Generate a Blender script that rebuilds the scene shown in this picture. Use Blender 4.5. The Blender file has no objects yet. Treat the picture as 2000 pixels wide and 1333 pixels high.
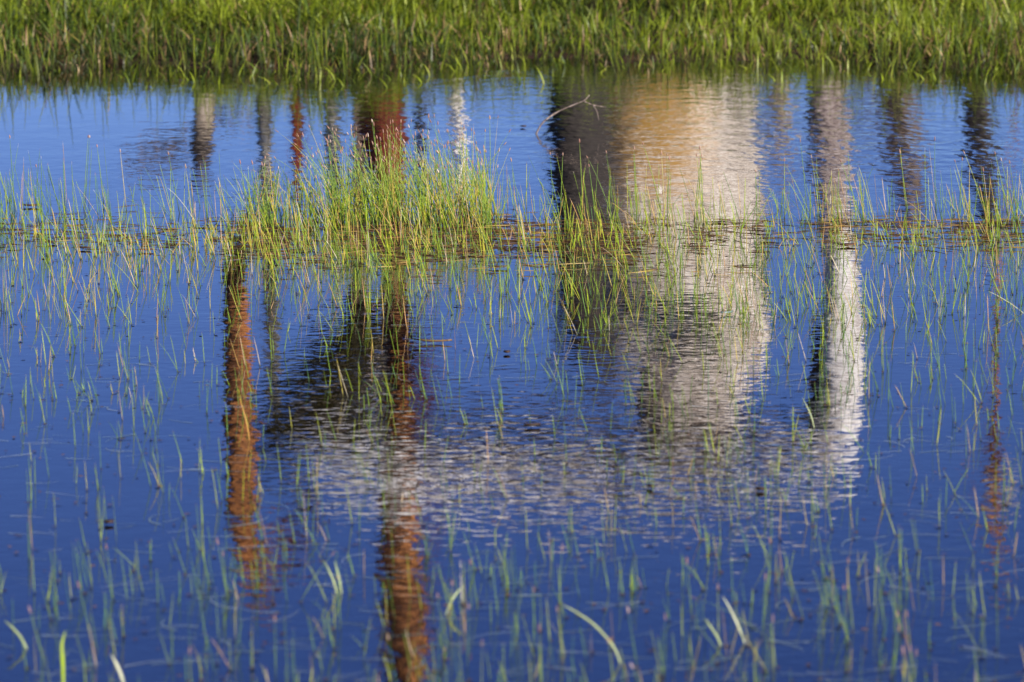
import bpy, math, random
import numpy as np
from mathutils import Vector

R = math.radians
random.seed(11)
rng = np.random.default_rng(11)
scene = bpy.context.scene
col = scene.collection

# ------------------------------------------------------------------ camera
CAM_H, PITCH, LENS = 1.7, R(8.83), 144.0
FPX = 2000 * LENS / 36.0
cd = bpy.data.cameras.new("camera")
cam = bpy.data.objects.new("camera", cd)
col.objects.link(cam)
cam.location = (0, 0, CAM_H)
cam.rotation_euler = (math.pi / 2 - PITCH, 0, 0)
cd.lens = LENS
cd.sensor_width = 36
cd.clip_start = 0.1
cd.clip_end = 6000
cd.dof.use_dof = True
cd.dof.focus_distance = 12.6
cd.dof.aperture_fstop = 6.0
cd.dof.aperture_blades = 7
scene.camera = cam

# ------------------------------------------------------------------ sky, sun, exposure
SUN_EL, SUN_AZ = R(33), R(131)          # azimuth clockwise from +Y
w = bpy.data.worlds.new("World")
scene.world = w
w.use_nodes = True
wn, wl = w.node_tree.nodes, w.node_tree.links
wn.clear()
wo = wn.new('ShaderNodeOutputWorld')
bg = wn.new('ShaderNodeBackground')
sky = wn.new('ShaderNodeTexSky')
sky.sky_type = 'NISHITA'
sky.sun_disc = False
sky.sun_elevation = SUN_EL
sky.sun_rotation = SUN_AZ
sky.altitude = 3600
sky.air_density = 1.0
sky.dust_density = 0.0
sky.ozone_density = 4.0
hs = wn.new('ShaderNodeHueSaturation')
hs.inputs['Saturation'].default_value = 1.17
hs.inputs['Hue'].default_value = 0.524
wl.new(sky.outputs[0], hs.inputs['Color'])
wl.new(hs.outputs[0], bg.inputs[0])
bg.inputs[1].default_value = 0.084
wl.new(bg.outputs[0], wo.inputs[0])

sd = bpy.data.lights.new("sun", 'SUN')
sd.energy = 5.0
sd.angle = R(0.5)
sd.color = (1.0, 0.92, 0.80)
sun = bpy.data.objects.new("sun", sd)
col.objects.link(sun)
sdir = Vector((math.sin(SUN_AZ) * math.cos(SUN_EL), math.cos(SUN_AZ) * math.cos(SUN_EL), math.sin(SUN_EL)))
sun.rotation_euler = sdir.to_track_quat('Z', 'Y').to_euler()
sun.location = (8, -6, 10)

scene.view_settings.view_transform = 'Standard'
scene.view_settings.look = 'None'
scene.view_settings.gamma = 1
scene.view_settings.exposure = 0.84

# ------------------------------------------------------------------ helpers
CP, SP = math.cos(PITCH), math.sin(PITCH)

def ray(x, y):
    u = (x - 1000) / FPX
    v = -(y - 666.5) / FPX
    return np.array(u), CP + v * SP, -SP + v * CP      # x, y, z

def ground(x, y, z=0.0):
    """point of the water plane seen at that place of the view"""
    rx, ry, rz = ray(np.asarray(x, float), np.asarray(y, float))
    t = (z - CAM_H) / rz
    return rx * t, ry * t

def mirrored(x, y, D):
    """a point D metres off whose mirror image in the water shows at that place"""
    rx, ry, rz = ray(x, y)
    t = D / ry
    return Vector((float(rx * t), D, float(-(CAM_H + rz * t))))

def tag(o, label=None, cat=None, group=None, kind=None):
    if label: o['label'] = label
    if cat: o['category'] = cat
    if group: o['group'] = group
    if kind: o['kind'] = kind
    return o

def empty(name, loc):
    o = bpy.data.objects.new(name, None)
    col.objects.link(o)
    o.location = loc
    o.empty_display_size = 0.1
    return o

def mesh_np(name, verts, quads, mat, parent=None, attrs=None, smooth=True, origin=None):
    verts = np.asarray(verts, np.float32).reshape(-1, 3)
    if origin is not None:
        verts = verts - np.asarray(origin, np.float32)
    quads = np.asarray(quads, np.int32).reshape(-1, 4)
    me = bpy.data.meshes.new(name)
    me.vertices.add(len(verts))
    me.vertices.foreach_set('co', verts.ravel())
    me.loops.add(quads.size)
    me.loops.foreach_set('vertex_index', quads.ravel())
    me.polygons.add(len(quads))
    me.polygons.foreach_set('loop_start', np.arange(0, quads.size, 4, dtype=np.int32))
    me.polygons.foreach_set('loop_total', np.full(len(quads), 4, np.int32))
    me.polygons.foreach_set('use_smooth', np.full(len(quads), smooth))
    for k, a in (attrs or {}).items():
        at = me.attributes.new(k, 'FLOAT', 'POINT')
        at.data.foreach_set('value', np.asarray(a, np.float32).ravel())
    me.update(calc_edges=True)
    me.materials.append(mat)
    o = bpy.data.objects.new(name, me)
    col.objects.link(o)
    if origin is not None:
        o.location = [float(c) for c in origin]
    if parent:
        o.parent = parent
    return o

# ------------------------------------------------------------------ materials
def new_mat(name):
    m = bpy.data.materials.new(name)
    m.use_nodes = True
    n, l = m.node_tree.nodes, m.node_tree.links
    n.clear()
    out = n.new('ShaderNodeOutputMaterial')
    return m, n, l, out

def ramp(n, stops, interp='LINEAR'):
    r = n.new('ShaderNodeValToRGB')
    cr = r.color_ramp
    cr.interpolation = interp
    while len(cr.elements) > 1:
        cr.elements.remove(cr.elements[-1])
    cr.elements[0].position = stops[0][0]
    cr.elements[0].color = (*stops[0][1], 1)
    for p, c in stops[1:]:
        e = cr.elements.new(p)
        e.color = (*c, 1)
    return r

def plant_mat(name, shades, tips=None, tip_at=0.9, base=None, trans=0.35, rough=0.45, spec=0.35, base_to=0.28):
    """shades by the per-stem value r; tips blended in at the end of t (0 at the foot, 1 at the tip)"""
    m, n, l, out = new_mat(name)
    ar = n.new('ShaderNodeAttribute'); ar.attribute_name = 'r'
    at = n.new('ShaderNodeAttribute'); at.attribute_name = 't'
    rc = ramp(n, shades)
    l.new(ar.outputs['Fac'], rc.inputs[0])
    colr = rc.outputs[0]
    tc = n.new('ShaderNodeTexCoord')
    nz = n.new('ShaderNodeTexNoise'); nz.inputs['Scale'].default_value = 22
    l.new(tc.outputs['Object'], nz.inputs['Vector'])
    mv = n.new('ShaderNodeMapRange'); mv.inputs[1].default_value = .3; mv.inputs[2].default_value = .7
    mv.inputs[3].default_value = .75; mv.inputs[4].default_value = 1.25
    l.new(nz.outputs[0], mv.inputs[0])
    mm = n.new('ShaderNodeVectorMath'); mm.operation = 'SCALE'
    l.new(colr, mm.inputs[0]); l.new(mv.outputs[0], mm.inputs['Scale'])
    colr = mm.outputs[0]
    def blend(colr, other, a, b):
        mr = n.new('ShaderNodeMapRange'); mr.inputs[1].default_value = a; mr.inputs[2].default_value = b
        l.new(at.outputs['Fac'], mr.inputs[0])
        mx = n.new('ShaderNodeMix'); mx.data_type = 'RGBA'
        l.new(mr.outputs[0], mx.inputs[0]); l.new(colr, mx.inputs[6])
        if isinstance(other, tuple): mx.inputs[7].default_value = (*other, 1)
        else: l.new(other, mx.inputs[7])
        return mx.outputs[2]
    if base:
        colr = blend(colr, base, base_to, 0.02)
    if tips:
        tr = ramp(n, tips)
        # another per-stem value for the tip
        fr = n.new('ShaderNodeMath'); fr.operation = 'FRACT'
        mu = n.new('ShaderNodeMath'); mu.operation = 'MULTIPLY'; mu.inputs[1].default_value = 7.3
        l.new(ar.outputs['Fac'], mu.inputs[0]); l.new(mu.outputs[0], fr.inputs[0]); l.new(fr.outputs[0], tr.inputs[0])
        colr = blend(colr, tr.outputs[0], tip_at, tip_at + 0.03)
    bs = n.new('ShaderNodeBsdfPrincipled')
    bs.inputs['Roughness'].default_value = rough
    bs.inputs['Specular IOR Level'].default_value = spec
    l.new(colr, bs.inputs['Base Color'])
    tl = n.new('ShaderNodeBsdfTranslucent')
    l.new(colr, tl.inputs[0])
    ms = n.new('ShaderNodeMixShader'); ms.inputs[0].default_value = trans
    l.new(bs.outputs[0], ms.inputs[1]); l.new(tl.outputs[0], ms.inputs[2])
    l.new(ms.outputs[0], out.inputs[0])
    return m

M_rush = plant_mat('rush_green',
    [(0, (.10, .22, .08)), (.25, (.17, .30, .04)), (.5, (.28, .40, .02)), (.72, (.46, .52, .03)), (.86, (.60, .46, .09)), (.93, (.58, .33, .12)), (1, (.80, .72, .50))],
    tips=[(0, (.34, .16, .10)), (.35, (.46, .28, .17)), (.6, (.24, .11, .07)), (.8, (.60, .46, .34)), (1, (.78, .72, .60))],
    tip_at=.93, base=(.05, .07, .02), trans=.2, rough=.3, base_to=.15)
M_rush_near = plant_mat('rush_near',
    [(0, (.14, .26, .07)), (.4, (.22, .35, .06)), (.75, (.36, .46, .06)), (.93, (.50, .48, .12)), (1, (.62, .50, .26))],
    base=(.05, .07, .02), trans=.3, rough=.38)
M_spikelet = plant_mat('rush_spikelet', [(0, (.36, .17, .12)), (.4, (.44, .27, .19)), (.7, (.30, .15, .10)), (1, (.62, .47, .36))], trans=.15, rough=.6)
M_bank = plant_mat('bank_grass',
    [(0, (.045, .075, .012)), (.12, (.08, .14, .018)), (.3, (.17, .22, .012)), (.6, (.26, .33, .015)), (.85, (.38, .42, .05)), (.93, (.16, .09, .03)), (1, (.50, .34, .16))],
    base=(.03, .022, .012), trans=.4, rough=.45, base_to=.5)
M_dry = plant_mat('dry_stems', [(0, (.03, .015, .008)), (.35, (.08, .038, .014)), (.65, (.20, .11, .03)), (.85, (.38, .26, .07)), (1, (.60, .48, .28))], trans=.1, rough=.6)
M_sub = plant_mat('submerged_leaves', [(0, (.12, .17, .14)), (.5, (.22, .30, .28)), (1, (.40, .46, .44))], trans=.1, rough=.35, spec=.6)
M_yel = plant_mat('yellow_green_leaf', [(0, (.42, .55, .02)), (1, (.42, .55, .02))], trans=.4, rough=.4)
M_pale = plant_mat('pale_blade', [(0, (.45, .50, .22)), (.5, (.40, .48, .22)), (1, (.66, .66, .45))], trans=.35, rough=.4)
M_straw = plant_mat('straw_tuft', [(0, (.75, .70, .62)), (1, (.8, .76, .70))], trans=.3, rough=.6)

def bark_mat(name, c_dark, c_mid, c_light, scale=1.0, patch=None, bump=.6, rough=.85):
    m, n, l, out = new_mat(name)
    tc = n.new('ShaderNodeTexCoord')
    mp = n.new('ShaderNodeMapping')
    mp.inputs['Scale'].default_value = (8 * scale, 8 * scale, 2.4 * scale)
    l.new(tc.outputs['Object'], mp.inputs[0])
    nz = n.new('ShaderNodeTexNoise'); nz.inputs['Scale'].default_value = 1.6
    nz.inputs['Detail'].default_value = 6; nz.inputs['Roughness'].default_value = .65
    l.new(mp.outputs[0], nz.inputs['Vector'])
    rp = ramp(n, [(.40, c_dark), (.50, c_mid), (.60, c_light)])
    l.new(nz.outputs[0], rp.inputs[0])
    colr = rp.outputs[0]
    if patch:
        centre, radii, pc = patch
        n2 = n.new('ShaderNodeTexNoise'); n2.inputs['Scale'].default_value = 2.2; n2.inputs['Detail'].default_value = 4
        l.new(tc.outputs['Object'], n2.inputs['Vector'])
        sub = n.new('ShaderNodeVectorMath'); sub.operation = 'SUBTRACT'; sub.inputs[1].default_value = centre
        l.new(tc.outputs['Object'], sub.inputs[0])
        dv = n.new('ShaderNodeVectorMath'); dv.operation = 'DIVIDE'; dv.inputs[1].default_value = radii
        l.new(sub.outputs[0], dv.inputs[0])
        ln = n.new('ShaderNodeVectorMath'); ln.operation = 'LENGTH'
        l.new(dv.outputs[0], ln.inputs[0])
        ad = n.new('ShaderNodeMath'); ad.operation = 'ADD'
        l.new(ln.outputs['Value'], ad.inputs[0]); l.new(n2.outputs[0], ad.inputs[1])
        mr = n.new('ShaderNodeMapRange'); mr.inputs[1].default_value = 1.9; mr.inputs[2].default_value = .9
        l.new(ad.outputs[0], mr.inputs[0])
        mx = n.new('ShaderNodeMix'); mx.data_type = 'RGBA'; mx.inputs[7].default_value = (*pc, 1)
        l.new(mr.outputs[0], mx.inputs[0]); l.new(colr, mx.inputs[6])
        colr = mx.outputs[2]
    bs = n.new('ShaderNodeBsdfPrincipled'); bs.inputs['Roughness'].default_value = rough
    l.new(colr, bs.inputs['Base Color'])
    bp = n.new('ShaderNodeBump'); bp.inputs['Strength'].default_value = bump; bp.inputs['Distance'].default_value = .03
    l.new(nz.outputs[0], bp.inputs['Height']); l.new(bp.outputs[0], bs.inputs['Normal'])
    l.new(bs.outputs[0], out.inputs[0])
    return m

B_red = bark_mat('red_bark', (.02, .005, .004), (.14, .016, .006), (.26, .04, .012))
B_rust = bark_mat('rusty_bark', (.025, .009, .005), (.22, .075, .02), (.54, .22, .07))
B_pale = bark_mat('bleached_wood', (.30, .25, .20), (.62, .54, .47), (.80, .74, .70))
B_white = bark_mat('white_bark', (.35, .30, .28), (.80, .75, .73), (.90, .87, .86))
B_dark = bark_mat('dark_bark_and_shade', (.012, .010, .010), (.035, .027, .025), (.07, .055, .05))
B_brown = bark_mat('brown_bark', (.03, .02, .018), (.10, .07, .055), (.22, .16, .13))
B_grey = bark_mat('grey_bark', (.02, .02, .015), (.14, .13, .11), (.50, .48, .46))
B_pinkish = bark_mat('pinkish_bark', (.05, .03, .03), (.26, .19, .18), (.55, .48, .46), scale=1.4)
B_tan = bark_mat('tan_bark', (.06, .04, .03), (.28, .22, .17), (.52, .44, .36))
B_twig = bark_mat('twig_bark', (.10, .07, .06), (.20, .15, .12), (.32, .25, .21), scale=6)

def leaf_mat(name, shades):
    return plant_mat(name, shades, trans=.35, rough=.5)
L_olive = leaf_mat('olive_leaves', [(0, (.03, .028, .010)), (.5, (.07, .06, .02)), (.85, (.13, .11, .035)), (1, (.40, .34, .20))])
L_red = leaf_mat('red_leaves', [(0, (.16, .02, .01)), (.6, (.34, .05, .02)), (1, (.50, .18, .05))])

# water: fresnel mirror over clear brownish water
M_water, n, l, out = new_mat('pond_water')
geo = n.new('ShaderNodeNewGeometry')
def wave(scale, detail, stretch=(1, 1, 1), rough=.5):
    mp = n.new('ShaderNodeMapping'); mp.inputs['Scale'].default_value = stretch
    l.new(geo.outputs['Position'], mp.inputs[0])
    nz = n.new('ShaderNodeTexNoise'); nz.inputs['Scale'].default_value = scale
    nz.inputs['Detail'].default_value = detail; nz.inputs['Roughness'].default_value = rough
    l.new(mp.outputs[0], nz.inputs['Vector'])
    return nz.outputs[0]
fine = wave(11, 2.5, (1.15, 1.0, 1), .5)
broad = wave(2.2, 1.0, (.7, 1.2, 1))
zone = wave(.33, 2.0, (.8, .55, 1))
zr = n.new('ShaderNodeMapRange'); zr.inputs[1].default_value = .38; zr.inputs[2].default_value = .62
zr.inputs[3].default_value = .30; zr.inputs[4].default_value = 1.0
l.new(zone, zr.inputs[0])
# the ripples are calm on the left of the pond and livelier towards the right bank
sx = n.new('ShaderNodeSeparateXYZ'); l.new(geo.outputs['Position'], sx.inputs[0])
lr = n.new('ShaderNodeMapRange'); lr.inputs[1].default_value = -1.9; lr.inputs[2].default_value = -.4
lr.inputs[3].default_value = .35; lr.inputs[4].default_value = 1.0
l.new(sx.outputs[0], lr.inputs[0])
am = n.new('ShaderNodeMath'); am.operation = 'MULTIPLY'; l.new(zr.outputs[0], am.inputs[0])
# the breeze reaches the open water behind the rushes; in front of them it is calmer
yr = n.new('ShaderNodeMapRange'); yr.inputs[1].default_value = 9.0; yr.inputs[2].default_value = 15.0
yr.inputs[3].default_value = .52; yr.inputs[4].default_value = .8
l.new(sx.outputs[1], yr.inputs[0])
ym = n.new('ShaderNodeMath'); ym.operation = 'MULTIPLY'; l.new(yr.outputs[0], ym.inputs[0]); l.new(lr.outputs[0], ym.inputs[1])
l.new(ym.outputs[0], am.inputs[1])
def scaled(src, k):
    a = n.new('ShaderNodeMath'); a.operation = 'MULTIPLY'; a.inputs[1].default_value = k
    l.new(src, a.inputs[0]); return a.outputs[0]
f1 = n.new('ShaderNodeMath'); f1.operation = 'MULTIPLY'; l.new(scaled(fine, .0012), f1.inputs[0]); l.new(am.outputs[0], f1.inputs[1])
tiny = wave(27, 1.0, (.75, 1.1, 1), .4)
f2 = n.new('ShaderNodeMath'); f2.operation = 'MULTIPLY'; l.new(scaled(tiny, .0010), f2.inputs[0]); l.new(am.outputs[0], f2.inputs[1])
mid = wave(6.0, 2.0, (1.5, 1.0, 1), .55)
fy = n.new('ShaderNodeMapRange'); fy.inputs[1].default_value = 12.5; fy.inputs[2].default_value = 15.5
l.new(sx.outputs[1], fy.inputs[0])
fm = n.new('ShaderNodeMath'); fm.operation = 'MULTIPLY'; l.new(fy.outputs[0], fm.inputs[0]); l.new(am.outputs[0], fm.inputs[1])
f4 = n.new('ShaderNodeMath'); f4.operation = 'MULTIPLY'; l.new(scaled(mid, .0052), f4.inputs[0]); l.new(fm.outputs[0], f4.inputs[1])
f5 = n.new('ShaderNodeMath'); f5.operation = 'ADD'; l.new(f1.outputs[0], f5.inputs[0]); l.new(f4.outputs[0], f5.inputs[1])
f3 = n.new('ShaderNodeMath'); f3.operation = 'ADD'; l.new(f5.outputs[0], f3.inputs[0]); l.new(f2.outputs[0], f3.inputs[1])
hh = n.new('ShaderNodeMath'); hh.operation = 'ADD'; l.new(f3.outputs[0], hh.inputs[0]); l.new(scaled(broad, .0007), hh.inputs[1])
bp = n.new('ShaderNodeBump'); bp.inputs['Strength'].default_value = 1.0; bp.inputs['Distance'].default_value = 1.0
l.new(hh.outputs[0], bp.inputs['Height'])
fr = n.new('ShaderNodeFresnel'); fr.inputs['IOR'].default_value = 1.5
l.new(bp.outputs[0], fr.inputs['Normal'])
gl = n.new('ShaderNodeBsdfGlossy'); gl.inputs['Roughness'].default_value = 0.0
gl.inputs['Color'].default_value = (1, 1, 1, 1)
l.new(bp.outputs[0], gl.inputs['Normal'])
tr = n.new('ShaderNodeBsdfTransparent'); tr.inputs['Color'].default_value = (.62, .50, .36, 1)
ms = n.new('ShaderNodeMixShader')
l.new(fr.outputs[0], ms.inputs[0]); l.new(tr.outputs[0], ms.inputs[1]); l.new(gl.outputs[0], ms.inputs[2])
l.new(ms.outputs[0], out.inputs[0])

M_mud, n, l, out = new_mat('ground_earth')
tc = n.new('ShaderNodeNewGeometry')
nz = n.new('ShaderNodeTexNoise'); nz.inputs['Scale'].default_value = 3.5; nz.inputs['Detail'].default_value = 7
l.new(tc.outputs['Position'], nz.inputs['Vector'])
rp = ramp(n, [(.35, (.016, .009, .006)), (.5, (.034, .019, .012)), (.7, (.055, .034, .02))])
l.new(nz.outputs[0], rp.inputs[0])
sz = n.new('ShaderNodeSeparateXYZ'); l.new(tc.outputs['Position'], sz.inputs[0])
mr = n.new('ShaderNodeMapRange'); mr.inputs[1].default_value = .02; mr.inputs[2].default_value = .12
l.new(sz.outputs[2], mr.inputs[0])
ng = n.new('ShaderNodeTexNoise'); ng.inputs['Scale'].default_value = .35; ng.inputs['Detail'].default_value = 8
l.new(tc.outputs['Position'], ng.inputs['Vector'])
gr = ramp(n, [(.35, (.035, .04, .012)), (.5, (.06, .085, .018)), (.65, (.11, .13, .03))])
l.new(ng.outputs[0], gr.inputs[0])
gd = n.new('ShaderNodeVectorMath'); gd.operation = 'LENGTH'; l.new(tc.outputs['Position'], gd.inputs[0])
gm = n.new('ShaderNodeMapRange'); gm.inputs[1].default_value = 22; gm.inputs[2].default_value = 30; l.new(gd.outputs['Value'], gm.inputs[0])
m2 = n.new('ShaderNodeMix'); m2.data_type = 'RGBA'; m2.inputs[6].default_value = (.022, .02, .008, 1)
l.new(gm.outputs[0], m2.inputs[0]); l.new(gr.outputs[0], m2.inputs[7])
mx = n.new('ShaderNodeMix'); mx.data_type = 'RGBA'; l.new(m2.outputs[2], mx.inputs[7])
l.new(mr.outputs[0], mx.inputs[0]); l.new(rp.outputs[0], mx.inputs[6])
bs = n.new('ShaderNodeBsdfPrincipled'); bs.inputs['Roughness'].default_value = .9; bs.inputs['Specular IOR Level'].default_value = .08
l.new(mx.outputs[2], bs.inputs['Base Color'])
bp = n.new('ShaderNodeBump'); bp.inputs['Strength'].default_value = .8; bp.inputs['Distance'].default_value = .04
l.new(nz.outputs[0], bp.inputs['Height']); l.new(bp.outputs[0], bs.inputs['Normal'])
l.new(bs.outputs[0], out.inputs[0])

# ------------------------------------------------------------------ the setting: ground and water
def shore_y(x):
    """line where the far bank meets the water"""
    x = np.asarray(x, float)
    return 19.55 + .045 * x + .22 * np.sin(x * 1.7 + .6) + .16 * np.sin(x * 4.1 + 2) + .10 * np.sin(x * 9.3) + .05 * np.sin(x * 23 + 1)

def terrain(x, y):
    x = np.asarray(x, float); y = np.asarray(y, float)
    d = y - shore_y(x)
    far = np.where(d > 0, np.minimum(.09, d * .05) + .02 * np.sin(x * 2.3 + y * 1.1) * np.clip(d, 0, 1),
                   np.maximum(-.30, d * .28))
    dn = 2.2 - y
    near = np.where(dn > 0, np.minimum(.12, dn * .10), np.maximum(-.30, dn * .25))
    side = np.maximum(-.30, (np.abs(x) - 22) * .06)
    side = np.minimum(side, .08)
    return np.maximum(np.maximum(far, near), side)

def axis(lo, hi, dense_lo, dense_hi, step):
    a = list(np.arange(dense_lo, dense_hi + 1e-6, step))
    s, p = step, dense_hi
    while p < hi:
        s *= 1.35; p += s; a.append(p)
    s, p = step, dense_lo
    while p > lo:
        s *= 1.35; p -= s; a.insert(0, p)
    return np.array(a)
gx = axis(-3000, 3000, -6, 6, .15)
gy = axis(-2500, 4500, 15, 28, .12)
XX, YY = np.meshgrid(gx, gy)
ZZ = terrain(XX, YY)
V = np.stack([XX, YY, ZZ], -1).reshape(-1, 3)
nx_ = len(gx); ny_ = len(gy)
ii = (np.arange(ny_ - 1)[:, None] * nx_ + np.arange(nx_ - 1)[None, :]).ravel()
Q = np.stack([ii, ii + 1, ii + nx_ + 1, ii + nx_], -1)
g = mesh_np('ground', V, Q, M_mud)
tag(g, kind='structure')
wv = [(-26, .5, 0), (26, .5, 0), (26, 23, 0), (-26, 23, 0)]
water = mesh_np('water', wv, [(0, 1, 2, 3)], M_water, smooth=False)
tag(water, kind='structure')

# ------------------------------------------------------------------ stems and blades
def tubes(bx, by, h, w_, leanx, leany, curl, z0, sides=3, segs=5, taper=.45, rr=None, tipbulge=0.0, flat=1.0):
    """many tapered stems at once; base at (bx,by), rising h above z=0 and rooted at z0"""
    N = len(bx)
    t = np.linspace(0, 1, segs + 1)
    zz = z0[:, None] + (h - z0)[:, None] * t[None]
    s = np.clip((zz) / np.maximum(h, 1e-3)[:, None], -1, 1)          # 0 at the water, 1 at the tip
    cx = bx[:, None] + leanx[:, None] * (s + curl[:, None] * s * np.abs(s)) * h[:, None]
    cy = by[:, None] + leany[:, None] * s * h[:, None]
    droop = (np.clip(s, 0, 1) ** 3) * h[:, None] * np.clip(np.abs(leanx), 0, .8)[:, None] * .25
    zz = zz - droop
    rad = w_[:, None] * .5 * (1 - (1 - taper) * np.clip(s, 0, 1))
    if tipbulge:
        rad = rad * (1 + tipbulge * (t[None] > .88) * (t[None] < .99))
    rad[:, -1] *= .35
    ang = np.arange(sides) * 2 * math.pi / sides
    a0 = rng.random(N) * 6.28
    A = ang[None, None, :] + a0[:, None, None]
    vx = cx[..., None] + rad[..., None] * np.cos(A)
    vy = cy[..., None] + rad[..., None] * np.sin(A) * flat
    vz = np.broadcast_to(zz[..., None], vx.shape)
    V = np.stack([vx, vy, vz], -1).reshape(-1, 3)
    base = (np.arange(N) * (segs + 1) * sides)[:, None, None]
    k = np.arange(segs)[None, :, None] * sides
    j = np.arange(sides)[None, None, :]
    j2 = (j + 1) % sides
    q = np.stack(np.broadcast_arrays(base + k + j, base + k + j2, base + k + sides + j2, base + k + sides + j), -1).reshape(-1, 4)
    tt = np.broadcast_to(np.clip(s, 0, 1)[..., None], vx.shape)
    if rr is None: rr = rng.random(N)
    ra = np.broadcast_to(rr[:, None, None], vx.shape)
    return V, q, {'t': tt, 'r': ra}

def blades(bx, by, bz, h, w_, az, lean, droop, segs=5, rr=None):
    """many flat grass blades: az heading of the lean, droop bends the tip over"""
    N = len(bx)
    t = np.linspace(0, 1, segs + 1)[None]
    reach = (lean[:, None] * t + droop[:, None] * t ** 2.4) * h[:, None]
    zz = bz[:, None] + h[:, None] * (t - (droop[:, None] * .55) * t ** 3)
    dx, dy = np.cos(az)[:, None], np.sin(az)[:, None]
    cx = bx[:, None] + dx * reach; cy = by[:, None] + dy * reach
    fa = az + math.pi / 2 + rng.normal(0, .7, N)
    wx, wy = np.cos(fa)[:, None], np.sin(fa)[:, None]
    ww = w_[:, None] * .5 * np.clip(1.25 - t ** 1.6 * 1.2, .04, 1)
    P1 = np.stack([cx - wx * ww, cy - wy * ww, zz], -1)
    P2 = np.stack([cx + wx * ww, cy + wy * ww, zz + 0 * cx], -1)
    V = np.stack([P1, P2], 2).reshape(-1, 3)
    base = (np.arange(N) * (segs + 1) * 2)[:, None]
    k = np.arange(segs)[None] * 2
    q = np.stack([base + k, base + k + 1, base + k + 3, base + k + 2], -1).reshape(-1, 4)
    if rr is None: rr = rng.random(N)
    tt = np.broadcast_to(t[..., None], (N, segs + 1, 2)); ra = np.broadcast_to(rr[:, None, None], (N, segs + 1, 2))
    return V, q, {'t': tt, 'r': ra}

def vnoise(x, y, seed=0):
    """cheap smooth value in 0..1"""
    v = 0
    r2 = np.random.default_rng(seed)
    for k in range(7):
        a = r2.random() * 6.28; f = .6 * 1.45 ** k
        v = v + np.sin((x * math.cos(a) + y * math.sin(a)) * f + r2.random() * 6.28) / 1.15 ** k
    return np.clip(.5 + v / 7, 0, 1)

# far bank grass (one mass, nobody could count it)
def bank_points(n_, y0, y1, halfw):
    x = rng.uniform(-halfw, halfw, n_)
    y = shore_y(x) + rng.uniform(y0, y1, n_)
    return x, y
parts = []
def bank_layer(n_, y0, y1, hw, hmin, hmax, wmin, wmax, keep=.0):
    x, y = bank_points(n_, y0, y1, hw)
    d = vnoise(x * 2.2, y * 2.2, 3)
    m = rng.random(n_) < np.clip(.35 + 1.6 * (d - .3), keep, 1)
    x, y, d = x[m], y[m], d[m]
    N = len(x)
    z = terrain(x, y) - .01
    tall = vnoise(x * 1.1, y * 1.6, 8)
    h = rng.uniform(hmin, hmax, N) * (.6 + .75 * tall)
    hue = vnoise(x * .9, y * .9, 21)
    rr = np.clip(rng.normal(.50, .20, N) + (hue - .5) * .9, 0, .9)
    rr = rr - np.clip(1.2 - (y - shore_y(x)), 0, 1) * .32
    rr = np.clip(rr, 0, .9)
    dead = rng.random(N) < np.where(y - shore_y(x) < .9, .22, .09)
    rr[dead] = rng.uniform(.9, 1, dead.sum())
    parts.append(blades(x, y, z, h, rng.uniform(wmin, wmax, N), rng.uniform(0, 6.28, N),
                        np.abs(rng.normal(0, .3, N)), rng.uniform(0, 1.1, N) ** 1.4, rr=rr))
bank_layer(27000, -.30, .7, 7.5, .06, .18, .004, .010, .35)
bank_layer(32000, .25, 1.6, 7.5, .10, .25, .006, .012, .5)
bank_layer(38000, 1.2, 4.6, 7.6, .18, .36, .007, .014, .15)
bank_layer(14000, 4.6, 9.5, 12.0, .2, .36, .010, .018, .5)
bank_layer(10000, 9.5, 22, 18.0, .2, .36, .02, .03, .6)
def join(parts):
    Vs, Qs, T, Rr, off = [], [], [], [], 0
    for V, q, a in parts:
        Vs.append(V); Qs.append(q + off); off += len(V)
        T.append(np.asarray(a['t']).ravel()); Rr.append(np.asarray(a['r']).ravel())
    return np.concatenate(Vs), np.concatenate(Qs), {'t': np.concatenate(T), 'r': np.concatenate(Rr)}
V, q, a = join(parts)
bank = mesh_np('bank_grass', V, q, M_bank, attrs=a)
tag(bank, 'long bright green meadow grass along the far bank of the pond', 'grass', kind='stuff')

# blades that stand in the water in front of the bank
x = rng.uniform(-4.2, 4.2, 1500)
y = shore_y(x) - np.abs(rng.normal(0, .5, 1500)) - .02
m = rng.random(1500) < np.clip(.2 + 1.5 * (vnoise(x * 2, y, 5) - .25), 0, 1)
x, y = x[m], y[m]; N = len(x)
V, q, a = blades(x, y, np.full(N, -.04), rng.uniform(.06, .17, N), rng.uniform(.004, .009, N), rng.uniform(0, 6.28, N),
                 rng.uniform(0, .4, N), rng.uniform(0, .9, N), rr=rng.uniform(.1, .8, N))
o = mesh_np('shallows_grass', V, q, M_bank, attrs=a)
tag(o, 'loose green grass blades standing in the water at the foot of the far bank', 'grass', kind='stuff')

x = rng.uniform(-4.2, 4.2, 420)
y = shore_y(x) - np.abs(rng.normal(0, .35, 420)) - .02
N = len(x)
V, q, a = tubes(x, y, rng.uniform(.12, .32, N), rng.uniform(.004, .007, N), rng.normal(0, .15, N), rng.normal(0, .1, N), rng.normal(0, .2, N), np.full(N, -.05), 3, 5, rr=rng.uniform(.1, .7, N))
o = mesh_np('edge_reeds', V, q, M_bank, attrs=a)
tag(o, 'thin upright green stems in the water right against the far bank', 'reeds', kind='stuff')

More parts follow.
